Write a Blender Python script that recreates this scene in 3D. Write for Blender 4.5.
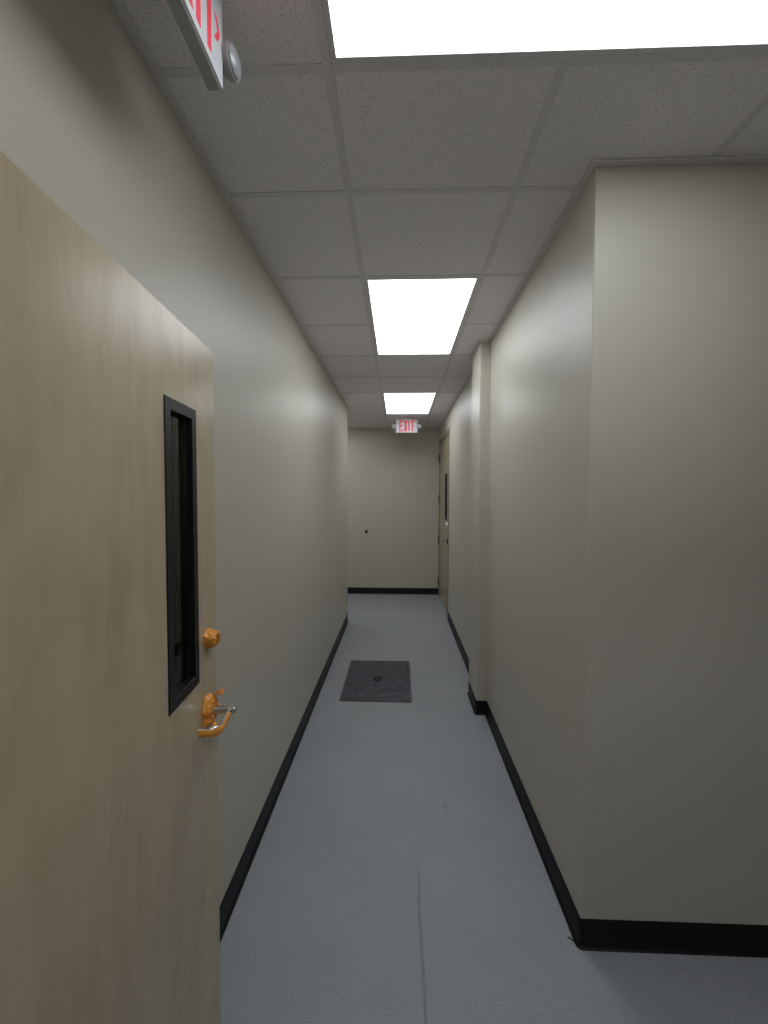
import bpy, bmesh, math, random
from mathutils import Vector, Matrix, noise

# ---------------------------------------------------------------- camera, world, exposure
scene = bpy.context.scene
C = scene.collection
for o in list(bpy.data.objects):
    bpy.data.objects.remove(o, do_unlink=True)

F_PX, PITCH, YAW, ROLL, CAM_H = 428.47, 0.0374, 0.0339, 0.0027, 1.6153
cam_data = bpy.data.cameras.new('camera')
cam_data.sensor_fit = 'HORIZONTAL'
cam_data.sensor_width = 36.0
cam_data.lens = F_PX / 768.0 * 36.0
cam_data.clip_start = 0.02
cam = bpy.data.objects.new('camera', cam_data)
C.objects.link(cam)
fw = Vector((-math.sin(YAW) * math.cos(PITCH), math.cos(YAW) * math.cos(PITCH), -math.sin(PITCH)))
rt = Vector((math.cos(YAW), math.sin(YAW), 0))
up = rt.cross(fw)
r2 = rt * math.cos(ROLL) + up * math.sin(ROLL)
u2 = -rt * math.sin(ROLL) + up * math.cos(ROLL)
m = Matrix.Identity(4)
for i in range(3):
    m[i][0], m[i][1], m[i][2] = r2[i], u2[i], -fw[i]
m[0][3], m[1][3], m[2][3] = 0, 0, CAM_H
cam.matrix_world = m
scene.camera = cam

world = bpy.data.worlds.new('world')
scene.world = world
world.use_nodes = True
world.node_tree.nodes['Background'].inputs[0].default_value = (0.5, 0.52, 0.55, 1)
world.node_tree.nodes['Background'].inputs[1].default_value = 0.02

vs = scene.view_settings
vs.view_transform = 'Standard'
vs.look = 'None'
vs.exposure = 0.42
vs.gamma = 1.0
vs.use_curve_mapping = False

LIGHT_COL = (0.90, 0.955, 1.0, 1)
LIGHT_STRENGTH = 3.7

# ---------------------------------------------------------------- measured layout (metres)
CEIL = 2.725
XL, XR, XPIL = -0.652, 0.658, 0.582
Y_CORNER = 1.503            # where the right wall turns away
Y_PIL0, Y_PIL1 = 3.139, 3.48
Y_LEFT_END, Y_FAR = 5.46, 7.012
T = 0.6096
XT = -0.189                 # first lengthwise ceiling tee
Y_ROW_NEAR, Y_ROW0 = 1.151, 1.611
X_LOBBY, X_ALCOVE = 3.0, -2.6
Y_NEAR0, Y_NEAR1 = 0.160, 0.280       # wall that carries the open door
Y_BACK = -2.2
DOOR2 = (5.66, 6.93, 2.455)           # far door opening along y, and its height

# ---------------------------------------------------------------- materials
def new_mat(name):
    mt = bpy.data.materials.new(name)
    mt.use_nodes = True
    nt = mt.node_tree
    return mt, nt, nt.nodes['Principled BSDF']

def N(nt, kind, **kw):
    n = nt.nodes.new(kind)
    for k, v in kw.items():
        if k.startswith('i_'):
            n.inputs[k[2:].replace('_', ' ')].default_value = v
        else:
            setattr(n, k, v)
    return n

def ramp(nt, fac, stops):
    r = nt.nodes.new('ShaderNodeValToRGB')
    while len(r.color_ramp.elements) < len(stops):
        r.color_ramp.elements.new(0.5)
    for e, (p, c) in zip(r.color_ramp.elements, stops):
        e.position = p
        e.color = c if len(c) == 4 else (*c, 1)
    nt.links.new(fac, r.inputs[0])
    return r

def world_pos(nt, scale=(1, 1, 1)):
    g = nt.nodes.new('ShaderNodeNewGeometry')
    mp = N(nt, 'ShaderNodeMapping')
    mp.inputs['Scale'].default_value = scale
    nt.links.new(g.outputs['Position'], mp.inputs[0])
    return mp.outputs[0]

def obj_pos(nt, scale=(1, 1, 1)):
    g = nt.nodes.new('ShaderNodeTexCoord')
    mp = N(nt, 'ShaderNodeMapping')
    mp.inputs['Scale'].default_value = scale
    nt.links.new(g.outputs['Object'], mp.inputs[0])
    return mp.outputs[0]

def noise_tex(nt, vec, scale, detail=2.0, rough=0.5, distortion=0.0):
    n = nt.nodes.new('ShaderNodeTexNoise')
    n.inputs['Scale'].default_value = scale
    n.inputs['Detail'].default_value = detail
    n.inputs['Roughness'].default_value = rough
    n.inputs['Distortion'].default_value = distortion
    nt.links.new(vec, n.inputs['Vector'])
    return n.outputs['Fac']

def bump(nt, b, height, strength, dist):
    n = nt.nodes.new('ShaderNodeBump')
    n.inputs['Strength'].default_value = strength
    n.inputs['Distance'].default_value = dist
    nt.links.new(height, n.inputs['Height'])
    nt.links.new(n.outputs[0], b.inputs['Normal'])

def plain(name, col, rough=0.5, metal=0.0, spec=0.5, bump_scale=0, bump_s=0.1, emis=0, coat=0):
    mt, nt, b = new_mat(name)
    b.inputs['Base Color'].default_value = (*col, 1)
    b.inputs['Roughness'].default_value = rough
    b.inputs['Metallic'].default_value = metal
    b.inputs['Specular IOR Level'].default_value = spec
    b.inputs['Coat Weight'].default_value = coat
    v = obj_pos(nt)
    f = noise_tex(nt, v, 60, 3)
    r = ramp(nt, f, [(0.3, [c * 0.96 for c in col]), (0.7, [min(1, c * 1.04) for c in col])])
    nt.links.new(r.outputs[0], b.inputs['Base Color'])
    if bump_scale:
        bump(nt, b, noise_tex(nt, v, bump_scale, 3), bump_s, 0.002)
    if emis:
        b.inputs['Emission Color'].default_value = (*col, 1)
        b.inputs['Emission Strength'].default_value = emis
    return mt

def mat_wall():
    mt, nt, b = new_mat('taupe_wall_paint')
    v = world_pos(nt)
    f = noise_tex(nt, v, 1.1, 3)
    r = ramp(nt, f, [(0.3, (0.546, 0.512, 0.436)), (0.7, (0.566, 0.531, 0.454))])
    nt.links.new(r.outputs[0], b.inputs['Base Color'])
    b.inputs['Roughness'].default_value = 0.42
    b.inputs['Specular IOR Level'].default_value = 0.45
    bump(nt, b, noise_tex(nt, v, 260, 2), 0.10, 0.001)
    return mt

SCUFF = (0.251, 2.18)
def mat_floor():
    mt, nt, b = new_mat('grey_floor_coating')
    v = world_pos(nt)
    big = noise_tex(nt, v, 1.6, 4, 0.6)
    base = ramp(nt, big, [(0.3, (0.322, 0.335, 0.363)), (0.7, (0.366, 0.380, 0.407))])
    # lengthwise seam left in the screed: wobbling thin dark line
    sep = nt.nodes.new('ShaderNodeSeparateXYZ')
    nt.links.new(v, sep.inputs[0])
    w1 = nt.nodes.new('ShaderNodeTexNoise')
    w1.noise_dimensions = '1D'
    w1.inputs['Scale'].default_value = 2.2
    w1.inputs['Detail'].default_value = 3
    nt.links.new(sep.outputs['Y'], w1.inputs['W'])
    def mth(op, a, bb=None, c=None):
        n = nt.nodes.new('ShaderNodeMath')
        n.operation = op
        for i, q in enumerate((a, bb, c)):
            if q is None:
                continue
            if isinstance(q, (int, float)):
                n.inputs[i].default_value = q
            else:
                nt.links.new(q, n.inputs[i])
        return n.outputs[0]
    off = mth('MULTIPLY_ADD', w1.outputs['Fac'], 0.022, 0.079)
    d = mth('ABSOLUTE', mth('SUBTRACT', sep.outputs['X'], off))
    line = mth('SUBTRACT', 1.0, mth('SMOOTH_MIN', mth('DIVIDE', d, 0.0085), 1.0, 0.1))
    def span(lo, hi, soft):
        a = nt.nodes.new('ShaderNodeMapRange'); a.interpolation_type = 'SMOOTHSTEP'
        a.inputs[1].default_value = lo; a.inputs[2].default_value = lo + 0.05
        nt.links.new(sep.outputs['Y'], a.inputs[0])
        c = nt.nodes.new('ShaderNodeMapRange'); c.interpolation_type = 'SMOOTHSTEP'
        c.inputs[1].default_value = hi - soft; c.inputs[2].default_value = hi
        c.inputs[3].default_value = 1; c.inputs[4].default_value = 0
        nt.links.new(sep.outputs['Y'], c.inputs[0])
        return mth('MULTIPLY', a.outputs[0], c.outputs[0])
    strong = mth('MULTIPLY', span(0.5, 1.86, 0.12), 0.42)
    weak = mth('MULTIPLY', span(0.5, 3.2, 1.2), 0.05)
    # one short scuff beside the seam
    sx = mth('DIVIDE', mth('SUBTRACT', sep.outputs['X'], SCUFF[0]), 0.010)
    sy = mth('DIVIDE', mth('SUBTRACT', sep.outputs['Y'], SCUFF[1]), 0.045)
    rr2 = mth('ADD', mth('MULTIPLY', sx, sx), mth('MULTIPLY', sy, sy))
    scuff = mth('MULTIPLY', mth('MAXIMUM', mth('SUBTRACT', 1.0, rr2), 0.0), 0.30)
    seam = mth('MAXIMUM', mth('MULTIPLY', line, mth('MAXIMUM', strong, weak)), scuff)
    mix = nt.nodes.new('ShaderNodeMix'); mix.data_type = 'RGBA'
    nt.links.new(seam, mix.inputs['Factor'])
    nt.links.new(base.outputs[0], mix.inputs['A'])
    mix.inputs['B'].default_value = (0.06, 0.065, 0.07, 1)
    grit_glints = ramp(nt, noise_tex(nt, v, 200, 3, 0.75), [(0.34, (0.80,) * 3), (0.54, (1.0,) * 3), (0.68, (1.40,) * 3)])  # coating specks, with the sparkle of the lights put into the colour
    gm = nt.nodes.new('ShaderNodeMix'); gm.data_type = 'RGBA'; gm.blend_type = 'MULTIPLY'
    gm.inputs['Factor'].default_value = 1
    nt.links.new(mix.outputs['Result'], gm.inputs['A'])
    nt.links.new(grit_glints.outputs[0], gm.inputs['B'])
    nt.links.new(gm.outputs['Result'], b.inputs['Base Color'])
    fine = noise_tex(nt, v, 130, 3, 0.7)
    rr = ramp(nt, noise_tex(nt, v, 3.0, 4), [(0.3, (0.32,) * 3), (0.7, (0.42,) * 3)])
    nt.links.new(rr.outputs[0], b.inputs['Roughness'])
    bump(nt, b, fine, 0.7, 0.0035)
    b.inputs['Specular IOR Level'].default_value = 0.45
    return mt

def mat_tile():
    mt, nt, b = new_mat('mineral_fibre_tile')
    v = world_pos(nt)
    a = noise_tex(nt, v, 235, 2, 0.6, 0.3)
    pits = ramp(nt, a, [(0.33, (0, 0, 0)), (0.41, (1, 1, 1))])
    c = noise_tex(nt, v, 110, 4, 0.7, 1.2)
    worms = ramp(nt, c, [(0.30, (0, 0, 0)), (0.36, (1, 1, 1))])
    mul = nt.nodes.new('ShaderNodeMix'); mul.data_type = 'RGBA'; mul.blend_type = 'MULTIPLY'
    mul.inputs['Factor'].default_value = 1
    nt.links.new(pits.outputs[0], mul.inputs['A'])
    nt.links.new(worms.outputs[0], mul.inputs['B'])
    col = ramp(nt, mul.outputs['Result'], [(0.0, (0.53, 0.51, 0.52)), (1.0, (0.90, 0.87, 0.885))])
    nt.links.new(col.outputs[0], b.inputs['Base Color'])
    b.inputs['Roughness'].default_value = 0.95
    b.inputs['Specular IOR Level'].default_value = 0.1
    bump(nt, b, mul.outputs['Result'], 0.5, 0.0015)
    return mt

def mat_veneer(name, tone=1.0):
    mt, nt, b = new_mat(name)
    def mad(a, k, c):
        n = nt.nodes.new('ShaderNodeMath'); n.operation = 'MULTIPLY_ADD'
        nt.links.new(a, n.inputs[0]); n.inputs[1].default_value = k
        if isinstance(c, (int, float)):
            n.inputs[2].default_value = c
        else:
            nt.links.new(c, n.inputs[2])
        return n.outputs[0]
    # rotary-cut birch: wide flame figure, soft clouds and short fine pores
    broad = noise_tex(nt, obj_pos(nt, (2.4, 2.4, 0.75)), 1.7, 3, 0.55, 1.2)
    pp = nt.nodes.new('ShaderNodeMath'); pp.operation = 'PINGPONG'; pp.inputs[1].default_value = 1.0
    nt.links.new(mad(broad, 11.0, 0.0), pp.inputs[0])
    fine = noise_tex(nt, obj_pos(nt, (120, 120, 7)), 1.6, 3, 0.6)
    cloud = noise_tex(nt, obj_pos(nt, (2.6, 2.6, 1.5)), 1.5, 4, 0.6, 0.5)
    streak = noise_tex(nt, obj_pos(nt, (16, 16, 0.7)), 1.4, 3, 0.6)
    tot = mad(pp.outputs[0], 0.10, mad(fine, 0.22, mad(cloud, 0.55, mad(streak, 0.28, -0.10))))
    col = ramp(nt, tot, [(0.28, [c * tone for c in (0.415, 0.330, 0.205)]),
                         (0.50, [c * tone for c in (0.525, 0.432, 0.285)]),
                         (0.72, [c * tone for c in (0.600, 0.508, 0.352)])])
    nt.links.new(col.outputs[0], b.inputs['Base Color'])
    b.inputs['Roughness'].default_value = 0.30
    b.inputs['Specular IOR Level'].default_value = 0.5
    bump(nt, b, noise_tex(nt, obj_pos(nt, (9, 9, 3)), 1.5, 4), 0.10, 0.012)
    return mt

def mat_emit():
    mt, nt, b = new_mat('lit_light_diffuser')
    v = world_pos(nt)
    f = noise_tex(nt, v, 2.5, 2)
    r = ramp(nt, f, [(0.3, [c * 0.93 for c in LIGHT_COL[:3]]), (0.7, LIGHT_COL[:3])])
    b.inputs['Base Color'].default_value = (0.8, 0.8, 0.8, 1)
    nt.links.new(r.outputs[0], b.inputs['Emission Color'])
    b.inputs['Emission Strength'].default_value = LIGHT_STRENGTH
    return mt

def mat_glass():
    mt, nt, b = new_mat('door_pane_glass')
    out = nt.nodes['Material Output']
    tr = nt.nodes.new('ShaderNodeBsdfTransparent'); tr.inputs[0].default_value = (0.95, 0.97, 0.96, 1)
    gl = nt.nodes.new('ShaderNodeBsdfGlossy'); gl.inputs['Roughness'].default_value = 0.03
    fr = nt.nodes.new('ShaderNodeFresnel'); fr.inputs[0].default_value = 1.45
    mx = nt.nodes.new('ShaderNodeMixShader')
    nt.links.new(fr.outputs[0], mx.inputs[0]); nt.links.new(tr.outputs[0], mx.inputs[1]); nt.links.new(gl.outputs[0], mx.inputs[2])
    nt.links.new(mx.outputs[0], out.inputs[0])
    return mt

def mat_plate():
    mt, nt, b = new_mat('dark_hatch_plate')
    v = obj_pos(nt)
    f = noise_tex(nt, v, 9, 4, 0.6, 0.8)
    r = ramp(nt, f, [(0.35, (0.040, 0.047, 0.064)), (0.62, (0.050, 0.059, 0.078)), (0.75, (0.11, 0.12, 0.14))])
    nt.links.new(r.outputs[0], b.inputs['Base Color'])
    rr = ramp(nt, noise_tex(nt, v, 5, 3), [(0.35, (0.31,) * 3), (0.7, (0.45,) * 3)])
    nt.links.new(rr.outputs[0], b.inputs['Roughness'])
    bump(nt, b, noise_tex(nt, v, 9, 2, 0.5, 0.5), 0.6, 0.04)
    return mt

M = {
    'wall': mat_wall(), 'floor': mat_floor(), 'tile': mat_tile(),
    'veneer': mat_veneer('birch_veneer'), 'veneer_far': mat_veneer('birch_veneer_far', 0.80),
    'emit': mat_emit(), 'glass': mat_glass(), 'plate': mat_plate(),
    'tee': plain('grid_white_enamel', (0.74, 0.715, 0.72), 0.5),
    'deck': plain('ceiling_deck', (0.3, 0.3, 0.3), 0.9),
    'base': plain('black_rubber_base', (0.004, 0.004, 0.005), 0.45, spec=0.3, bump_scale=40, bump_s=0.05),
    'frame_black': plain('black_lite_frame', (0.006, 0.006, 0.008), 0.45, spec=0.4),
    'frame_paint': plain('taupe_door_frame', (0.24, 0.215, 0.16), 0.4),
    'fixture': plain('white_fixture_enamel', (0.72, 0.72, 0.72), 0.4),
    'sign': plain('white_sign_plastic', (0.76, 0.76, 0.78), 0.4),
    'red': plain('red_sign_letters', (0.78, 0.05, 0.09), 0.5, emis=0.22),
    'lamp_body': plain('grey_lamp_plastic', (0.36, 0.36, 0.37), 0.35),
    'lamp_lens': plain('clear_lamp_lens', (0.40, 0.41, 0.43), 0.15, coat=0.5, bump_scale=180, bump_s=0.4),
    'chrome': plain('satin_chrome', (0.62, 0.62, 0.60), 0.22, 1.0),
    'orange': plain('orange_masking_tape', (0.88, 0.36, 0.06), 0.32, bump_scale=140, bump_s=0.8),
    'dark': plain('dark_bronze_metal', (0.03, 0.028, 0.026), 0.4, 0.4),
    'hinge': plain('dark_steel_hinge', (0.12, 0.11, 0.085), 0.5, 0.3),
    'switch': plain('pale_switch_plastic', (0.80, 0.79, 0.76), 0.4),
    'scrap': plain('dark_scrap', (0.02, 0.02, 0.02), 0.7),
}

# ---------------------------------------------------------------- mesh helpers
class MB:
    def __init__(self):
        self.v, self.f = [], []

    def add(self, verts, faces):
        n = len(self.v)
        self.v += [tuple(p) for p in verts]
        self.f += [tuple(i + n for i in f) for f in faces]
        return self

    def box(self, x0, x1, y0, y1, z0, z1):
        return self.add([(x0, y0, z0), (x1, y0, z0), (x1, y1, z0), (x0, y1, z0),
                         (x0, y0, z1), (x1, y0, z1), (x1, y1, z1), (x0, y1, z1)],
                        [(0, 3, 2, 1), (4, 5, 6, 7), (0, 1, 5, 4), (1, 2, 6, 5), (2, 3, 7, 6), (3, 0, 4, 7)])

    def rbox(self, x0, x1, y0, y1, z0, z1, r, seg=2):
        bm = bmesh.new()
        bmesh.ops.create_cube(bm, size=1)
        for q in bm.verts:
            q.co = Vector(((x0 + x1) / 2 + q.co.x * (x1 - x0), (y0 + y1) / 2 + q.co.y * (y1 - y0), (z0 + z1) / 2 + q.co.z * (z1 - z0)))
        bmesh.ops.bevel(bm, geom=list(bm.edges), offset=r, segments=seg, profile=0.5, affect='EDGES')
        bm.verts.index_update()
        self.add([q.co for q in bm.verts], [[q.index for q in f.verts] for f in bm.faces])
        bm.free()
        return self

    def prism(self, poly, z0, z1):
        """poly counter-clockwise in xy"""
        n = len(poly)
        vs_ = [(x, y, z0) for x, y in poly] + [(x, y, z1) for x, y in poly]
        fs = [tuple(range(n - 1, -1, -1)), tuple(range(n, 2 * n))]
        fs += [(i, (i + 1) % n, n + (i + 1) % n, n + i) for i in range(n)]
        return self.add(vs_, fs)

    def frustum(self, a, b, ra, rb, seg=20, caps=True):
        a, b = Vector(a), Vector(b)
        d = (b - a).normalized()
        p = d.orthogonal().normalized()
        q = d.cross(p)
        vs_ = []
        for c, r in ((a, ra), (b, rb)):
            for i in range(seg):
                t = 2 * math.pi * i / seg
                vs_.append(c + (p * math.cos(t) + q * math.sin(t)) * r)
        fs = [(i, (i + 1) % seg, seg + (i + 1) % seg, seg + i) for i in range(seg)]
        if caps:
            fs += [tuple(range(seg - 1, -1, -1)), tuple(range(seg, 2 * seg))]
        return self.add(vs_, fs)

    def lathe(self, a, d, prof, seg=24):
        """prof: list of (distance along d, radius)"""
        a, d = Vector(a), Vector(d).normalized()
        p = d.orthogonal().normalized()
        q = d.cross(p)
        vs_ = []
        for t_, r in prof:
            for i in range(seg):
                t = 2 * math.pi * i / seg
                vs_.append(a + d * t_ + (p * math.cos(t) + q * math.sin(t)) * r)
        fs = []
        for k in range(len(prof) - 1):
            for i in range(seg):
                j = (i + 1) % seg
                fs.append((k * seg + i, k * seg + j, (k + 1) * seg + j, (k + 1) * seg + i))
        fs.append(tuple(range(seg - 1, -1, -1)))
        fs.append(tuple((len(prof) - 1) * seg + i for i in range(seg)))
        return self.add(vs_, fs)

    def sweep_section(self, pts, sec, upv=(0, 0, 1)):
        """closed section (u sideways, w along upv) swept along 3D points"""
        pts = [Vector(p) for p in pts]
        upv = Vector(upv)
        n = len(sec)
        vs_ = []
        for i, p in enumerate(pts):
            d = (pts[min(i + 1, len(pts) - 1)] - pts[max(i - 1, 0)]).normalized()
            s = d.cross(upv).normalized()
            w = s.cross(d)
            for a, b in sec:
                vs_.append(p + s * a + w * b)
        fs = []
        for k in range(len(pts) - 1):
            for i in range(n):
                j = (i + 1) % n
                fs.append((k * n + i, k * n + j, (k + 1) * n + j, (k + 1) * n + i))
        fs.append(tuple(range(n - 1, -1, -1)))
        fs.append(tuple((len(pts) - 1) * n + i for i in range(n)))
        return self.add(vs_, fs)

    def mesh(self, name, mat, smooth=False):
        me = bpy.data.meshes.new(name)
        me.from_pydata(self.v, [], self.f)
        bm = bmesh.new()
        bm.from_mesh(me)
        bmesh.ops.recalc_face_normals(bm, faces=bm.faces)
        bm.to_mesh(me)
        bm.free()
        me.materials.append(M[mat])
        if smooth:
            for p in me.polygons:
                p.use_smooth = True
            me.set_sharp_from_angle(angle=math.radians(40))
        return me

    def build(self, name, mat, parent=None, smooth=False):
        o = bpy.data.objects.new(name, self.mesh(name, mat, smooth))
        C.objects.link(o)
        o.parent = parent
        return o


def tag(o, label, cat=None, kind=None, group=None):
    o['label'] = label
    if cat:
        o['category'] = cat
    if kind:
        o['kind'] = kind
    if group:
        o['group'] = group
    return o


def thing(name, loc, rz=0.0):
    o = bpy.data.objects.new(name, None)
    o.empty_display_size = 0.1
    C.objects.link(o)
    o.location = loc
    o.rotation_euler = (0, 0, rz)
    return o


def fillet(path, r, closed=False, seg=4):
    """round the corners of a 2D path"""
    out = []
    n = len(path)
    for i, p in enumerate(path):
        if not closed and i in (0, n - 1):
            out.append(p)
            continue
        a, b, c = Vector(path[i - 1]), Vector(p), Vector(path[(i + 1) % n])
        d0, d1 = (a - b).normalized(), (c - b).normalized()
        p0, p1 = b + d0 * r, b + d1 * r
        cen = b + d0 * r + d1 * r
        for k in range(seg + 1):
            t = k / seg * math.pi / 2
            q = cen - d1 * r * math.cos(t) - d0 * r * math.sin(t)
            out.append((q.x, q.y))
    return out


def strip(path, prof, side):
    """profile (offset from the wall line, z) swept along a 2D polyline with mitres.
    side +1: room lies to the left of the path direction."""
    mb = MB()
    n = len(prof)
    m_ = len(path)
    vs_ = []
    for i in range(m_):
        p = Vector(path[i])
        ns = []
        for a, b in ((i - 1, i), (i, i + 1)):
            if a < 0 or b >= m_:
                continue
            d = (Vector(path[b]) - Vector(path[a])).normalized()
            ns.append(Vector((-d.y, d.x)) * side)
        if len(ns) == 2:
            nn = (ns[0] + ns[1]).normalized()
            nn = nn / max(0.3, nn.dot(ns[0]))
        else:
            nn = ns[0]
        for d, z in prof:
            q = p + nn * d
            vs_.append((q.x, q.y, z))
    fs = []
    for k in range(m_ - 1):
        for i in range(n):
            j = (i + 1) % n
            fs.append((k * n + i, k * n + j, (k + 1) * n + j, (k + 1) * n + i))
    fs.append(tuple(range(n - 1, -1, -1)))
    fs.append(tuple((m_ - 1) * n + i for i in range(n)))
    return mb.add(vs_, fs)

# ---------------------------------------------------------------- the shell
TOPZ = CEIL + 0.035
R_C = 0.006

tag(MB().box(X_ALCOVE - 0.12, X_LOBBY + 0.12, Y_BACK - 0.12, Y_FAR + 0.12, -0.12, 0).build('floor', 'floor'),
    'smooth grey coated concrete floor running down the corridor', 'floor', 'structure')

# left wall: from the open door to the outside corner, then turning away to the left
mb = MB()
outl = [(XL, Y_NEAR1 - 0.01), (XL, Y_LEFT_END), (X_ALCOVE, Y_LEFT_END)]
fil = fillet(outl, R_C)
mb.prism([(X_ALCOVE, Y_LEFT_END - 0.14), (XL - 0.14, Y_LEFT_END - 0.14), (XL - 0.14, Y_NEAR1 - 0.01)] + fil, 0, TOPZ)
tag(mb.build('wall_left', 'wall'), 'long taupe painted wall behind the open wooden door', 'wall', 'structure')

# right wall: turns at the near corner, runs past the pilaster to the far door
mb = MB()
line = [(X_LOBBY, Y_CORNER), (XR, Y_CORNER), (XR, Y_PIL0), (XPIL, Y_PIL0), (XPIL, Y_PIL1), (XR, Y_PIL1), (XR, DOOR2[0])]
f1 = fillet(line[:3], R_C)[:-1]
f2 = fillet([line[2], line[3], line[4], line[5]], R_C)
poly = f1 + [line[2]] + f2[1:-1] + [line[5], line[6], (XR + 0.15, DOOR2[0]), (XR + 0.15, Y_CORNER + 0.15), (X_LOBBY, Y_CORNER + 0.15)]
mb.prism(poly[::-1], 0, TOPZ)
mb.box(XR, XR + 0.15, DOOR2[0], DOOR2[1], DOOR2[2], TOPZ)
mb.box(XR, XR + 0.15, DOOR2[1], Y_FAR, 0, TOPZ)
tag(mb.build('wall_right', 'wall'), 'taupe wall with near outside corner and shallow pilaster', 'wall', 'structure')

tag(MB().box(X_ALCOVE, XR + 0.15, Y_FAR, Y_FAR + 0.12, 0, TOPZ).build('wall_far', 'wall'),
    'plain taupe wall closing the far end of the corridor', 'wall', 'structure')
tag(MB().box(X_ALCOVE - 0.12, X_ALCOVE, Y_LEFT_END - 0.14, Y_FAR + 0.12, 0, TOPZ).build('wall_alcove', 'wall'),
    'taupe wall ending the side passage beyond the left corner', 'wall', 'structure')
tag(MB().box(X_LOBBY, X_LOBBY + 0.12, Y_BACK, Y_CORNER + 0.15, 0, TOPZ).build('wall_lobby', 'wall'),
    'taupe wall ending the branch to the right of the near corner', 'wall', 'structure')
# wall that carries the open door, with a wide doorway the photograph was taken from
OPEN0, OPEN1, OPEN_Z = -0.462, 1.40, 2.04
mb = MB()
mb.box(XL - 0.14, OPEN0 - 0.03, Y_NEAR0, Y_NEAR1, 0, TOPZ)
mb.box(OPEN1 + 0.03, X_LOBBY, Y_NEAR0, Y_NEAR1, 0, TOPZ)
mb.box(OPEN0 - 0.03, OPEN1 + 0.03, Y_NEAR0, Y_NEAR1, OPEN_Z + 0.03, TOPZ)
tag(mb.build('wall_near', 'wall'), 'taupe wall with the doorway of the open door', 'wall', 'structure')
mb = MB()
for x0, x1 in ((OPEN0 - 0.045, OPEN0), (OPEN1, OPEN1 + 0.045)):
    mb.box(x0, x1, Y_NEAR0 - 0.012, Y_NEAR1 + 0.008, 0, OPEN_Z + 0.045)
mb.box(OPEN0, OPEN1, Y_NEAR0 - 0.012, Y_NEAR1 + 0.008, OPEN_Z, OPEN_Z + 0.045)
tag(mb.build('trim_1', 'frame_paint'), 'painted metal frame of the near doorway', 'door frame', 'structure')
mb = MB()
mb.box(X_ALCOVE, X_LOBBY, Y_BACK - 0.12, Y_BACK, 0, TOPZ)
mb.box(XL - 1.2 - 0.12, XL - 1.2, Y_BACK, Y_NEAR0, 0, TOPZ)
mb.box(XL - 1.32, XL - 0.14, Y_NEAR0, Y_NEAR1, 0, TOPZ)
tag(mb.build('wall_back', 'wall'), 'taupe walls of the room behind the doorway', 'wall', 'structure')

# ---------------------------------------------------------------- black rubber base
BASE = [(0.0, 0.0), (0.0, 0.104), (0.0025, 0.104), (0.0040, 0.101), (0.0040, 0.022), (0.0060, 0.012), (0.0110, 0.004), (0.0150, 0.0015), (0.0150, 0.0)]
tag(strip(fillet([(XL, Y_NEAR1), (XL, Y_LEFT_END), (X_ALCOVE, Y_LEFT_END)], R_C), BASE, -1).build('baseboard_left', 'base', smooth=True),
    'black rubber cove base along the left wall', 'baseboard', 'structure')
right_path = ([(X_LOBBY, Y_CORNER)] + fillet([(X_LOBBY, Y_CORNER), (XR, Y_CORNER), (XR, Y_PIL0)], R_C)[1:-1] + [(XR, Y_PIL0)] +
              fillet([(XR, Y_PIL0), (XPIL, Y_PIL0), (XPIL, Y_PIL1), (XR, Y_PIL1)], R_C)[1:-1] + [(XR, Y_PIL1), (XR, DOOR2[0] - 0.055)])
tag(strip(right_path, BASE, 1).build('baseboard_right', 'base', smooth=True),
    'black rubber cove base wrapping the right wall and pilaster', 'baseboard', 'structure')
tag(strip([(X_ALCOVE, Y_FAR), (XR, Y_FAR)], BASE, -1).build('baseboard_far', 'base', smooth=True),
    'black rubber base along the far end wall', 'baseboard', 'structure')

# ---------------------------------------------------------------- suspended ceiling
ceiling = MB().box(X_ALCOVE - 0.12, X_LOBBY + 0.12, Y_BACK - 0.12, Y_FAR + 0.12, TOPZ, TOPZ + 0.1).build('ceiling', 'deck')
tag(ceiling, 'suspended grid ceiling with speckled white tiles', 'ceiling', 'structure')

xs = [X_ALCOVE] + [XT + k * T for k in range(-3, 6)] + [X_LOBBY]
rows = [Y_NEAR1, Y_ROW_NEAR - T, Y_ROW_NEAR] + [Y_ROW0 + k * T for k in range(0, 9)]
rows = [y for y in rows if y < Y_FAR - 0.03] + [Y_FAR]
LIGHTS = {'near': (XT, XT + 2 * T, Y_ROW_NEAR - T, Y_ROW_NEAR),
          'mid': (XT, XT + T, Y_ROW0 + T, Y_ROW0 + 3 * T),
          'far': (XT, XT + T, Y_ROW0 + 5 * T, Y_ROW0 + 7 * T),
          'side': (XT - 3 * T, XT - 1 * T, Y_ROW0 + 7 * T, Y_ROW0 + 8 * T),
          'room': (XT, XT + 2 * T, -1.30, -1.30 + T)}

def x_range(y0, y1):
    """plan extent of the ceiling in one row of tiles"""
    lo = X_ALCOVE if y1 > Y_LEFT_END + 0.2 else XL
    hi = X_LOBBY if y0 < Y_CORNER - 0.1 else XR
    return lo, hi

tile_meshes = {}
def tile(x0, x1, y0, y1):
    w, d = round(x1 - x0 - 0.008, 4), round(y1 - y0 - 0.008, 4)
    if (w, d) not in tile_meshes:
        tile_meshes[(w, d)] = MB().box(-w / 2, w / 2, -d / 2, d / 2, 0, 0.015).mesh('ceiling_tile', 'tile')
    o = bpy.data.objects.new('ceiling_tile', tile_meshes[(w, d)])
    C.objects.link(o)
    o.location = ((x0 + x1) / 2, (y0 + y1) / 2, CEIL + 0.0035)
    o.parent = ceiling

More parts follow.
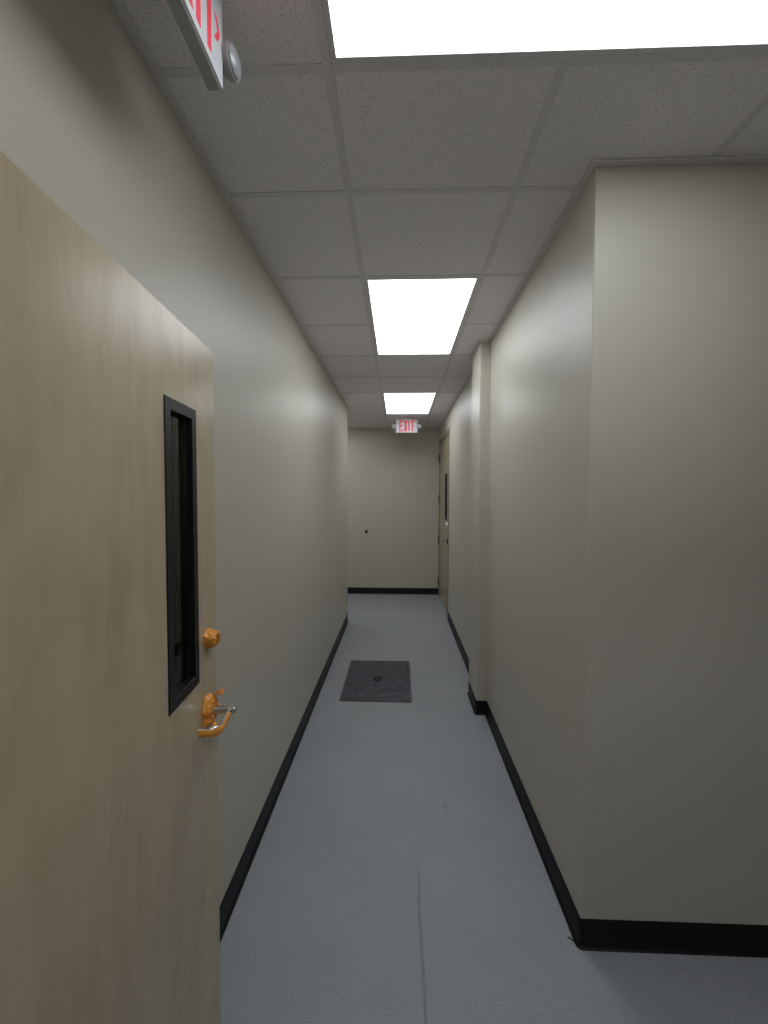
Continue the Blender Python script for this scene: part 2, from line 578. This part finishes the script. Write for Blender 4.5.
for j in range(len(rows) - 1):
    y0, y1 = rows[j], rows[j + 1]
    lo, hi = x_range(y0, y1)
    for i in range(len(xs) - 1):
        x0, x1 = max(xs[i], lo), min(xs[i + 1], hi)
        if x1 - x0 < 0.02:
            continue
        if any(a - 0.01 < (x0 + x1) / 2 < b and c - 0.01 < (y0 + y1) / 2 < d for a, b, c, d in LIGHTS.values()):
            continue
        tile(x0, x1, y0, y1)

TW = 0.012                                       # half width of a tee flange
def tee(x0, x1, y0, y1, lift=0.0):
    MB().box(x0, x1, y0, y1, CEIL + lift, CEIL + 0.003 + lift).build('grid_tee', 'tee', ceiling)

for x in xs[1:-1]:
    if XL + 0.05 < x < XR - 0.05:
        a = LIGHTS['near']
        if a[0] + 0.1 < x < a[1] - 0.1:              # stops either side of the crosswise near light
            tee(x - TW, x + TW, Y_NEAR1, a[2] + TW)
            tee(x - TW, x + TW, a[3] - TW, Y_FAR)
        else:
            tee(x - TW, x + TW, Y_NEAR1, Y_FAR)
    elif x > XR:
        a = LIGHTS['near']
        if a[0] + 0.1 < x < a[1] - 0.1:
            tee(x - TW, x + TW, a[3], Y_CORNER)
        else:
            tee(x - TW, x + TW, Y_NEAR1, Y_CORNER)
    elif x < XL:
        tee(x - TW, x + TW, Y_LEFT_END, Y_FAR)
for y in rows[1:-1]:
    lo, hi = x_range(y - 0.01, y + 0.01)
    if lo > X_ALCOVE and y > Y_LEFT_END:
        lo = X_ALCOVE
    edges = [lo] + [x for x in xs[1:-1] if lo + 0.03 < x < hi - 0.03] + [hi]
    for a, b in zip(edges, edges[1:]):
        mid = (a + b) / 2
        if any(q[0] < mid < q[1] and q[2] + 0.05 < y < q[3] - 0.05 for q in LIGHTS.values()):
            continue
        tee(a + (TW if a > lo else 0), b - (TW if b < hi else 0), y - TW, y + TW, 0.0006)
ANG = [(0.0, CEIL - 0.004), (0.024, CEIL - 0.004), (0.024, CEIL + 0.002), (0.0, CEIL + 0.002)]
strip([(XL, Y_NEAR1), (XL, Y_LEFT_END), (X_ALCOVE, Y_LEFT_END)], ANG, -1).build('wall_angle', 'tee', ceiling)
strip(line + [(XR, Y_FAR)], ANG, 1).build('wall_angle', 'tee', ceiling)
strip([(X_ALCOVE, Y_FAR), (XR, Y_FAR)], ANG, -1).build('wall_angle', 'tee', ceiling)
strip([(XL, Y_NEAR1), (X_LOBBY, Y_NEAR1)], ANG, 1).build('wall_angle', 'tee', ceiling)

# ---------------------------------------------------------------- ceiling lights
def ceiling_light(rect, label):
    x0, x1, y0, y1 = rect
    cx, cy = (x0 + x1) / 2, (y0 + y1) / 2
    w, d = (x1 - x0) / 2 - 0.0125, (y1 - y0) / 2 - 0.0125
    t = thing('ceiling_light', (cx, cy, CEIL))
    tag(t, label, 'ceiling light', group='recessed ceiling lights')
    fwid = 0.014
    mb = MB()
    z0, z1 = 0.001, 0.016
    mb.box(-w, -w + fwid, -d, d, z0, z1).box(w - fwid, w, -d, d, z0, z1)
    mb.box(-w + fwid, w - fwid, -d, -d + fwid, z0, z1).box(-w + fwid, w - fwid, d - fwid, d, z0, z1)
    mb.build('frame', 'fixture', t)
    MB().box(-w + fwid, w - fwid, -d + fwid, d - fwid, 0.009, 0.014).build('diffuser', 'emit', t)
    MB().box(-w, w, -d, d, 0.017, 0.030).build('housing', 'fixture', t)
    return t

ceiling_light(LIGHTS['near'], 'large bright ceiling light nearest the camera, cut by the top edge')
ceiling_light(LIGHTS['mid'], 'lit ceiling panel half way along the corridor')
ceiling_light(LIGHTS['far'], 'small looking lit ceiling panel just before the far exit sign')
ceiling_light(LIGHTS['side'], 'lit ceiling panel in the side passage round the left corner')
ceiling_light(LIGHTS['room'], 'added unseen fill panel in the room behind the doorway')  # unseen panel added behind the camera to brighten ceiling and walls

# ---------------------------------------------------------------- exit signs
def letter_polys(ch, w, h, s):
    if ch == 'E':
        return [[(0, 0), (s, 0), (s, h), (0, h)], [(s, 0), (w, 0), (w, s), (s, s)],
                [(s, (h - s) / 2), (w * 0.88, (h - s) / 2), (w * 0.88, (h + s) / 2), (s, (h + s) / 2)], [(s, h - s), (w, h - s), (w, h), (s, h)]]
    if ch == 'X':
        k = s * 1.1
        return [[(0, 0), (k, 0), (w, h), (w - k, h)], [(w - k, 0), (w, 0), (w / 2 + k / 2, h / 2), (w / 2 - k / 2 + 0.0, h / 2)],
                [(w / 2 - k / 2, h / 2), (w / 2 + k / 2, h / 2), (k, h), (0, h)]]
    if ch == 'I':
        return [[(0, 0), (s, 0), (s, h), (0, h)]]
    return [[((w - s) / 2, 0), ((w + s) / 2, 0), ((w + s) / 2, h - s), ((w - s) / 2, h - s)], [(0, h - s), (w, h - s), (w, h), (0, h)]]

def flat_letter(polys, x, z, y0, y1):
    mb = MB()
    for k, p in enumerate(polys):
        n = len(p)
        lift = y0 - 0.00002 * k
        vs_ = [(x + a, lift, z + b) for a, b in p] + [(x + a, y1, z + b) for a, b in p]
        mb.add(vs_, [tuple(range(n)), tuple(range(2 * n - 1, n - 1, -1))] + [(i, n + i, n + (i + 1) % n, (i + 1) % n) for i in range(n)])
    return mb

def exit_sign(loc, rz, label, chevron):
    """local frame: face looks along -y, width along x, origin at the ceiling"""
    t = thing('exit_sign', loc, rz)
    tag(t, label, 'exit sign', group='exit signs hung from the ceiling')
    W, Hh, D = 0.305, 0.192, 0.034
    zb = -0.200
    MB().rbox(-W / 2, W / 2, 0, D, zb, zb + Hh, 0.003).build('housing', 'sign', t)
    MB().rbox(-0.06, 0.06, -0.004, D + 0.004, zb + Hh - 0.002, CEIL - loc[2], 0.002).build('canopy', 'sign', t)
    MB().box(-W / 2 + 0.002, W / 2 - 0.002, 0.004, D - 0.004, zb - 0.0012, zb).build('bottom_groove', 'lamp_body', t)
    fp = MB().rbox(-W / 2 + 0.002, W / 2 - 0.002, -0.0025, 0.001, zb + 0.002, zb + Hh - 0.002, 0.001).build('face_plate', 'sign', t)
    lw, lh, s = 0.052, 0.153, 0.0185
    gaps = 0.0135
    tot = lw * 3 + s + gaps * 3
    x = -tot / 2
    for ch in 'EXIT':
        w = s if ch == 'I' else lw
        flat_letter(letter_polys(ch, w, lh, s), x, zb + 0.020, -0.0032, -0.0022).build('letter', 'red', fp)
        x += w + gaps
    if chevron:
        cx, cz = W / 2 - 0.045, zb + 0.020 + lh / 2 + 0.002
        k, hh, th = 0.021, 0.025, 0.013
        polys = [[(0, -hh), (th, -hh), (k + th * 0.6, 0), (k - th * 0.4, 0)], [(k - th * 0.4, 0), (k + th * 0.6, 0), (th, hh), (0, hh)]]
        flat_letter(polys, cx, cz, -0.0032, -0.0022).build('chevron', 'red', fp)
    for sd in (-1, 1):
        c = Vector((sd * (W / 2 + 0.025), -0.014, zb + 0.086))
        nrm = Vector((-0.06 * sd, -1.0, 0.0)).normalized()
        MB().frustum((sd * (W / 2 - 0.004), 0.017, zb + 0.092), c - nrm * 0.012, 0.010, 0.009, 12).build('lamp_arm', 'lamp_body', t)
        hd = MB().lathe(c - nrm * 0.030, nrm, [(0, 0.015), (0.007, 0.025), (0.018, 0.032), (0.029, 0.0350), (0.033, 0.0345)], 28).build('lamp_head', 'lamp_body', t, True)
        MB().lathe(c + nrm * 0.006, nrm, [(-0.004, 0.031), (0.002, 0.030), (0.007, 0.022), (0.009, 0.009)], 28).build('lamp_lens', 'lamp_lens', hd, True)
    return t

exit_sign((-0.400, 0.833, CEIL - 0.0), math.pi / 2, 'exit sign at top left above the open door, seen edge on', True)
exit_sign((0.112, 6.14, CEIL - 0.010), 0, 'small exit sign with two lamp heads facing the camera at the corridor end', False)

# ---------------------------------------------------------------- doors
def wrinkle(me_obj, amp, freq, seed):
    for v_ in me_obj.data.vertices:
        p = v_.co * freq + Vector((seed, seed * 2.3, -seed))
        n_ = noise.noise_vector(p) + 0.6 * noise.noise_vector(p * 2.7)
        v_.co += n_ * amp

def frame_ring(x0, x1, z0, z1, w, y_face, y_back, bev):
    """mitred rectangular frame with a sloped inner lip, in the xz plane; face towards -y"""
    def rect(i):
        return [(x0 + i, z0 + i), (x1 - i, z0 + i), (x1 - i, z1 - i), (x0 + i, z1 - i)]
    loops = [(0.0, y_back), (0.0, y_face + bev), (bev, y_face), (w - bev, y_face), (w, y_face + bev), (w, y_back)]
    mb = MB()
    vs_ = []
    for i, y in loops:
        vs_ += [(x, y, z) for x, z in rect(i)]
    fs = []
    n = len(loops)
    for k in range(n):
        k2 = (k + 1) % n
        for i in range(4):
            j = (i + 1) % 4
            fs.append((k * 4 + i, k * 4 + j, k2 * 4 + j, k2 * 4 + i))
    return mb.add(vs_, fs)

def door_leaf(W, z0, z1, th, hx0, hx1, hz0, hz1):
    """slab with a rectangular vision opening; face at y = 0 looks along -y"""
    mb = MB()
    xs_, zs_ = [0, hx0, hx1, W], [z0, hz0, hz1, z1]
    vs_, idx = [], {}
    for y in (0, th):
        for i, x in enumerate(xs_):
            for k, z in enumerate(zs_):
                idx[(y, i, k)] = len(vs_)
                vs_.append((x, y, z))
    fs = []
    for y in (0, th):
        for i in range(3):
            for k in range(3):
                if (i, k) != (1, 1):
                    fs.append((idx[(y, i, k)], idx[(y, i + 1, k)], idx[(y, i + 1, k + 1)], idx[(y, i, k + 1)]))
    for i in range(3):
        for k in (0, 3):
            fs.append((idx[(0, i, k)], idx[(0, i + 1, k)], idx[(th, i + 1, k)], idx[(th, i, k)]))
            fs.append((idx[(0, k, i)], idx[(0, k, i + 1)], idx[(th, k, i + 1)], idx[(th, k, i)]))
    for a, b in (((1, 1), (2, 1)), ((1, 2), (2, 2)), ((1, 1), (1, 2)), ((2, 1), (2, 2))):
        fs.append((idx[(0, *a)], idx[(0, *b)], idx[(th, *b)], idx[(th, *a)]))
    return mb.add(vs_, fs)

# near door, swung back against the left wall
DW, DTH = 0.914, 0.034
edge = Vector((-0.525, 1.206))
ang = math.radians(94.68)
ddir = Vector((math.cos(ang), math.sin(ang)))
hinge = edge - ddir * DW
d1 = thing('door_1', (hinge.x, hinge.y, 0), ang)
tag(d1, 'pale birch door swung open in the left foreground, orange tape on its handle', 'door', 'structure')
LX0, LX1, LZ0, LZ1 = DW - 0.305, DW - 0.134, 1.1325, 1.830
door_leaf(DW, 0.012, 2.018, DTH, LX0 + 0.022, LX1 - 0.022, LZ0 + 0.022, LZ1 - 0.022).build('leaf', 'veneer', d1)
lite = frame_ring(LX0, LX1, LZ0, LZ1, 0.027, -0.003, DTH / 2 - 0.003, 0.0012).build('vision_frame', 'frame_black', d1)
MB().box(LX0 + 0.026, LX1 - 0.026, DTH / 2 - 0.003, DTH / 2 + 0.003, LZ0 + 0.026, LZ1 - 0.026).build('glass_pane', 'glass', lite)
bk = frame_ring(LX0, LX1, LZ0, LZ1, 0.024, -0.001, DTH / 2 - 0.003, 0.0015)
bk.v = [(x, DTH - y, z) for x, y, z in bk.v]
bk.build('vision_frame', 'frame_black', d1)

HX, HZ = DW - 0.075, 1.031
# lever set: spindle out from the leaf, arm running back towards the hinge and returning to the face
lev = thing('lever_handle', (HX, 0, HZ)); lev.parent = d1
MB().lathe((0, 0, 0), (0, -1, 0), [(0, 0.033), (0.006, 0.033), (0.010, 0.030)], 32).build('rose', 'chrome', lev, True)
MB().lathe((0, -0.008, 0), (0, -1, 0), [(0, 0.013), (0.012, 0.0105), (0.044, 0.0105), (0.062, 0.0115), (0.068, 0.010)], 24).build('neck', 'chrome', lev, True)
def lever_path(n=9):
    pts = [Vector((0.010, -0.060, 0)), Vector((-0.02, -0.061, -0.001)), Vector((-0.080, -0.062, -0.004))]
    for k in range(1, n + 1):
        t = k / n * math.pi / 2
        pts.append(Vector((-0.080 - 0.022 * math.sin(t), -0.062 + 0.022 * (1 - math.cos(t)), -0.004)))
    pts.append(Vector((-0.103, -0.016, -0.004)))
    return pts
sec = [(math.cos(2 * math.pi * k / 14) * 0.0055, math.sin(2 * math.pi * k / 14) * 0.0100) for k in range(14)]
MB().sweep_section(lever_path(), sec).build('lever', 'chrome', lev, True)
# orange tape
def tape_disc(r, thick, lobes, seed):
    mb = MB()
    seg, rings = 64, 14
    vs_ = []
    rnd = random.Random(seed)
    for j in range(rings + 1):
        u = j / rings
        for i in range(seg):
            t = 2 * math.pi * i / seg
            rr = r * (1 + 0.10 * math.sin(lobes * t + seed) + 0.05 * math.sin((lobes * 2 + 1) * t)) * (1 - u * 0.62)
            y = -thick * math.sin(min(1, u * 1.6) * math.pi / 2) - 0.004 * rnd.random() * u
            vs_.append((rr * math.cos(t), y, rr * math.sin(t)))
    fs = []
    for j in range(rings):
        for i in range(seg):
            k = (i + 1) % seg
            fs.append((j * seg + i, j * seg + k, (j + 1) * seg + k, (j + 1) * seg + i))
    fs.append(tuple(rings * seg + i for i in range(seg)))
    return mb.add(vs_, fs)
o = tape_disc(0.044, 0.018, 3, 1.3).build('tape_wrap', 'orange', lev, True)
wrinkle(o, 0.0034, 120, 3.0)
for v_ in o.data.vertices:
    v_.co.y = min(v_.co.y, -0.0005)
for k, (px, pz, sz) in enumerate(((0.018, 0.030, 0.016), (-0.012, -0.030, 0.014))):   # loose crumpled tails of tape
    mb = MB()
    vs_, fs = [], []
    for i in range(7):
        for j in range(5):
            vs_.append((px + (i / 6 - 0.5) * sz * 1.6, -0.012 - 0.026 * j / 4, pz + sz * 0.6 * math.sin(i * 1.3 + j) * 0.5 + 0.004 * j * (1 if k == 0 else -1)))
    for i in range(6):
        for j in range(4):
            fs.append((i * 5 + j, i * 5 + j + 1, (i + 1) * 5 + j + 1, (i + 1) * 5 + j))
    q = mb.add(vs_, fs).build('tape_tail', 'orange', lev, True)
    wrinkle(q, 0.003, 60, 5 + k)
    sm = q.modifiers.new('thickness', 'SOLIDIFY'); sm.thickness = 0.0008
sec2 = [(a * 1.45 + 0.0, b * 1.15 - 0.0032) for a, b in sec]
pts = lever_path()
q = MB().sweep_section([pts[1]] + [pts[1].lerp(pts[2], t) for t in (0.2, 0.4, 0.6, 0.8)] + pts[2:], sec2).build('tape_sleeve', 'orange', lev, True)
wrinkle(q, 0.0010, 120, 8)
# deadbolt wrapped in tape
dbt = thing('deadbolt', (DW - 0.070, 0, 1.226)); dbt.parent = d1
MB().lathe((0, 0, 0), (0, -1, 0), [(0, 0.022), (0.008, 0.022), (0.010, 0.014), (0.018, 0.008)], 28).build('cylinder', 'chrome', dbt, True)
o = tape_disc(0.029, 0.026, 2, 2.1).build('tape_wrap', 'orange', dbt, True)
wrinkle(o, 0.0050, 130, 1.5)
for v_ in o.data.vertices:
    v_.co.y = min(v_.co.y, -0.0005)
MB().box(DW, DW + 0.0012, 0.006, 0.028, 0.97, 1.09).build('latch_plate', 'chrome', d1)
for z in (0.25, 1.02, 1.79):
    hg = MB()
    hg.frustum((-0.004, -0.006, z - 0.055), (-0.004, -0.006, z + 0.055), 0.0065, 0.0065, 12)
    hg.build('hinge', 'chrome', d1, True)

# far door in the right wall: local x runs towards the camera, face looks along -x of the corridor
Y0, Y1, HT = DOOR2
d2 = thing('door_2', (XR, Y1, 0), -math.pi / 2)
tag(d2, 'closed tall wooden door with narrow dark window in the far right wall', 'door', 'structure')
# local +x = world -y (towards camera), local -y = world -x (into the corridor)
OW = Y1 - Y0
FW = 0.045
mb = MB()
mb.box(-0.03, 0.012, -0.006, 0.13, 0, HT + 0.0)
mb.box(OW - 0.012, OW + FW, -0.006, 0.13, 0, HT + 0.0)
mb.box(-0.03, OW + FW, -0.006, 0.13, HT - 0.012, HT + FW)
mb.build('door_frame', 'frame_paint', d2)
GX0, GX1, GZ0, GZ1 = OW - 0.40, OW - 0.23, 1.285, 1.925
leaf = door_leaf(OW - 0.032, 0.012, HT - 0.017, 0.045, GX0 + 0.02, GX1 + 0.0 - 0.02, GZ0 + 0.02, GZ1 - 0.02)
leaf.v = [(x + 0.016, y + 0.004, z) for x, y, z in leaf.v]
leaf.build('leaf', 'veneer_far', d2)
lf = frame_ring(GX0 + 0.016, GX1 + 0.016, GZ0, GZ1, 0.03, -0.008, 0.026, 0.002).build('vision_frame', 'frame_black', d2)
MB().box(GX0 + 0.04, GX1 - 0.008, 0.024, 0.030, GZ0 + 0.024, GZ1 - 0.024).build('glass_pane', 'glass', lf)
MB().box(GX0 + 0.02, GX1 + 0.012, 0.050, 0.056, GZ0 + 0.004, GZ1 - 0.004).build('dark_backing', 'frame_black', lf)  # added black sheet standing in for the darkness beyond the pane
for z in (0.24, 0.91, 1.57, 2.22):
    hg = MB()
    hg.frustum((0.010, -0.012, z - 0.062), (0.010, -0.012, z + 0.062), 0.010, 0.010, 12)
    hg.box(-0.024, 0.034, -0.0075, -0.004, z - 0.060, z + 0.060)
    hg.build('hinge', 'hinge', d2)
lv = thing('lever_handle', (OW - 0.085, 0.004, 1.01)); lv.parent = d2
MB().lathe((0, 0, 0), (0, -1, 0), [(0, 0.042), (0.010, 0.042), (0.016, 0.034)], 28).build('rose', 'dark', lv, True)
MB().lathe((0, -0.012, 0), (0, -1, 0), [(0, 0.013), (0.045, 0.011), (0.056, 0.012)], 16).build('neck', 'chrome', lv, True)
MB().sweep_section([(0.012, -0.060, 0), (-0.06, -0.062, 0), (-0.105, -0.060, 0), (-0.12, -0.050, 0), (-0.123, -0.030, 0)], sec).build('lever', 'chrome', lv, True)
db2 = thing('deadbolt', (OW - 0.085, 0.004, 1.232)); db2.parent = d2
MB().lathe((0, 0, 0), (0, -1, 0), [(0, 0.034), (0.010, 0.034), (0.018, 0.028), (0.030, 0.024)], 28).build('cylinder', 'switch', db2, True)

# ---------------------------------------------------------------- small fittings
sw = thing('light_switch', (XR, 5.14, 1.24), -math.pi / 2)
tag(sw, 'pale light switch plate on the right wall before the far door', 'light switch')
MB().rbox(-0.038, 0.038, -0.009, 0, -0.060, 0.060, 0.002).build('plate', 'switch', sw)
MB().rbox(-0.016, 0.016, -0.0135, -0.007, -0.033, 0.033, 0.0015).build('rocker', 'switch', sw)

wb = thing('wall_bumper', (-0.528, Y_FAR, 1.03))
tag(wb, 'small round dark bumper on the far end wall', 'wall bumper')
MB().lathe((0, 0, 0), (0, -1, 0), [(0, 0.025), (0.012, 0.024), (0.018, 0.020), (0.020, 0.014), (0.014, 0.008)], 24).build('rubber_ring', 'scrap', wb, True)
MB().frustum((0, -0.0165, 0), (0, -0.019, 0), 0.007, 0.005, 12).build('screw', 'hinge', wb)

hx0, hx1, hy0, hy1 = -0.461, 0.113, 3.30, 4.135
ht = thing('floor_hatch', ((hx0 + hx1) / 2, (hy0 + hy1) / 2, 0))
tag(ht, 'dark square access hatch set in the grey corridor floor', 'floor hatch')
w, d = (hx1 - hx0) / 2, (hy1 - hy0) / 2
MB().rbox(-w + 0.008, w - 0.008, -d + 0.008, d - 0.008, 0.0, 0.0035, 0.001, 1).build('cover_plate', 'plate', ht)
mb = MB()
for a in ((-w, -w + 0.005, -d, d), (w - 0.005, w, -d, d), (-w + 0.005, w - 0.005, -d, -d + 0.005), (-w + 0.005, w - 0.005, d - 0.005, d)):
    mb.box(*a, 0.0, 0.003)
mb.build('rim', 'dark', ht)
ring = MB()
ring.lathe((-0.005, 0.0, 0.0033), (0, 0, 1), [(0, 0.040), (0.008, 0.038), (0.011, 0.031), (0.004, 0.025), (0.0015, 0.010)], 28)
ring.build('lift_ring', 'dark', ht, True)

sp = MB()
vs_, fs = [], []
for i in range(6):
    t = i / 5
    vs_ += [(0.014 * (t - 0.5), -0.007 * t + 0.002, 0.0012 + 0.007 * t * t), (0.014 * (t - 0.5) + 0.002, -0.007 * t + 0.005 - 0.002 * t, 0.0012 + 0.007 * t * t)]
    vs_ += [(0.014 * (t - 0.5) + 0.001, -0.007 * t + 0.003, 0.0)]
for i in range(5):
    for a, b in ((0, 1), (1, 2), (2, 0)):
        fs.append((i * 3 + a, i * 3 + b, (i + 1) * 3 + b, (i + 1) * 3 + a))
fs += [(0, 1, 2), (17, 16, 15)]
o = sp.add(vs_, fs).build('rubber_scrap', 'scrap')
o.location = (0.634, 1.527, 0.0)
o.scale = (1.2, 2.2, 1.0)
tag(o, 'tiny dark scrap on the floor by the near black corner', 'scrap')
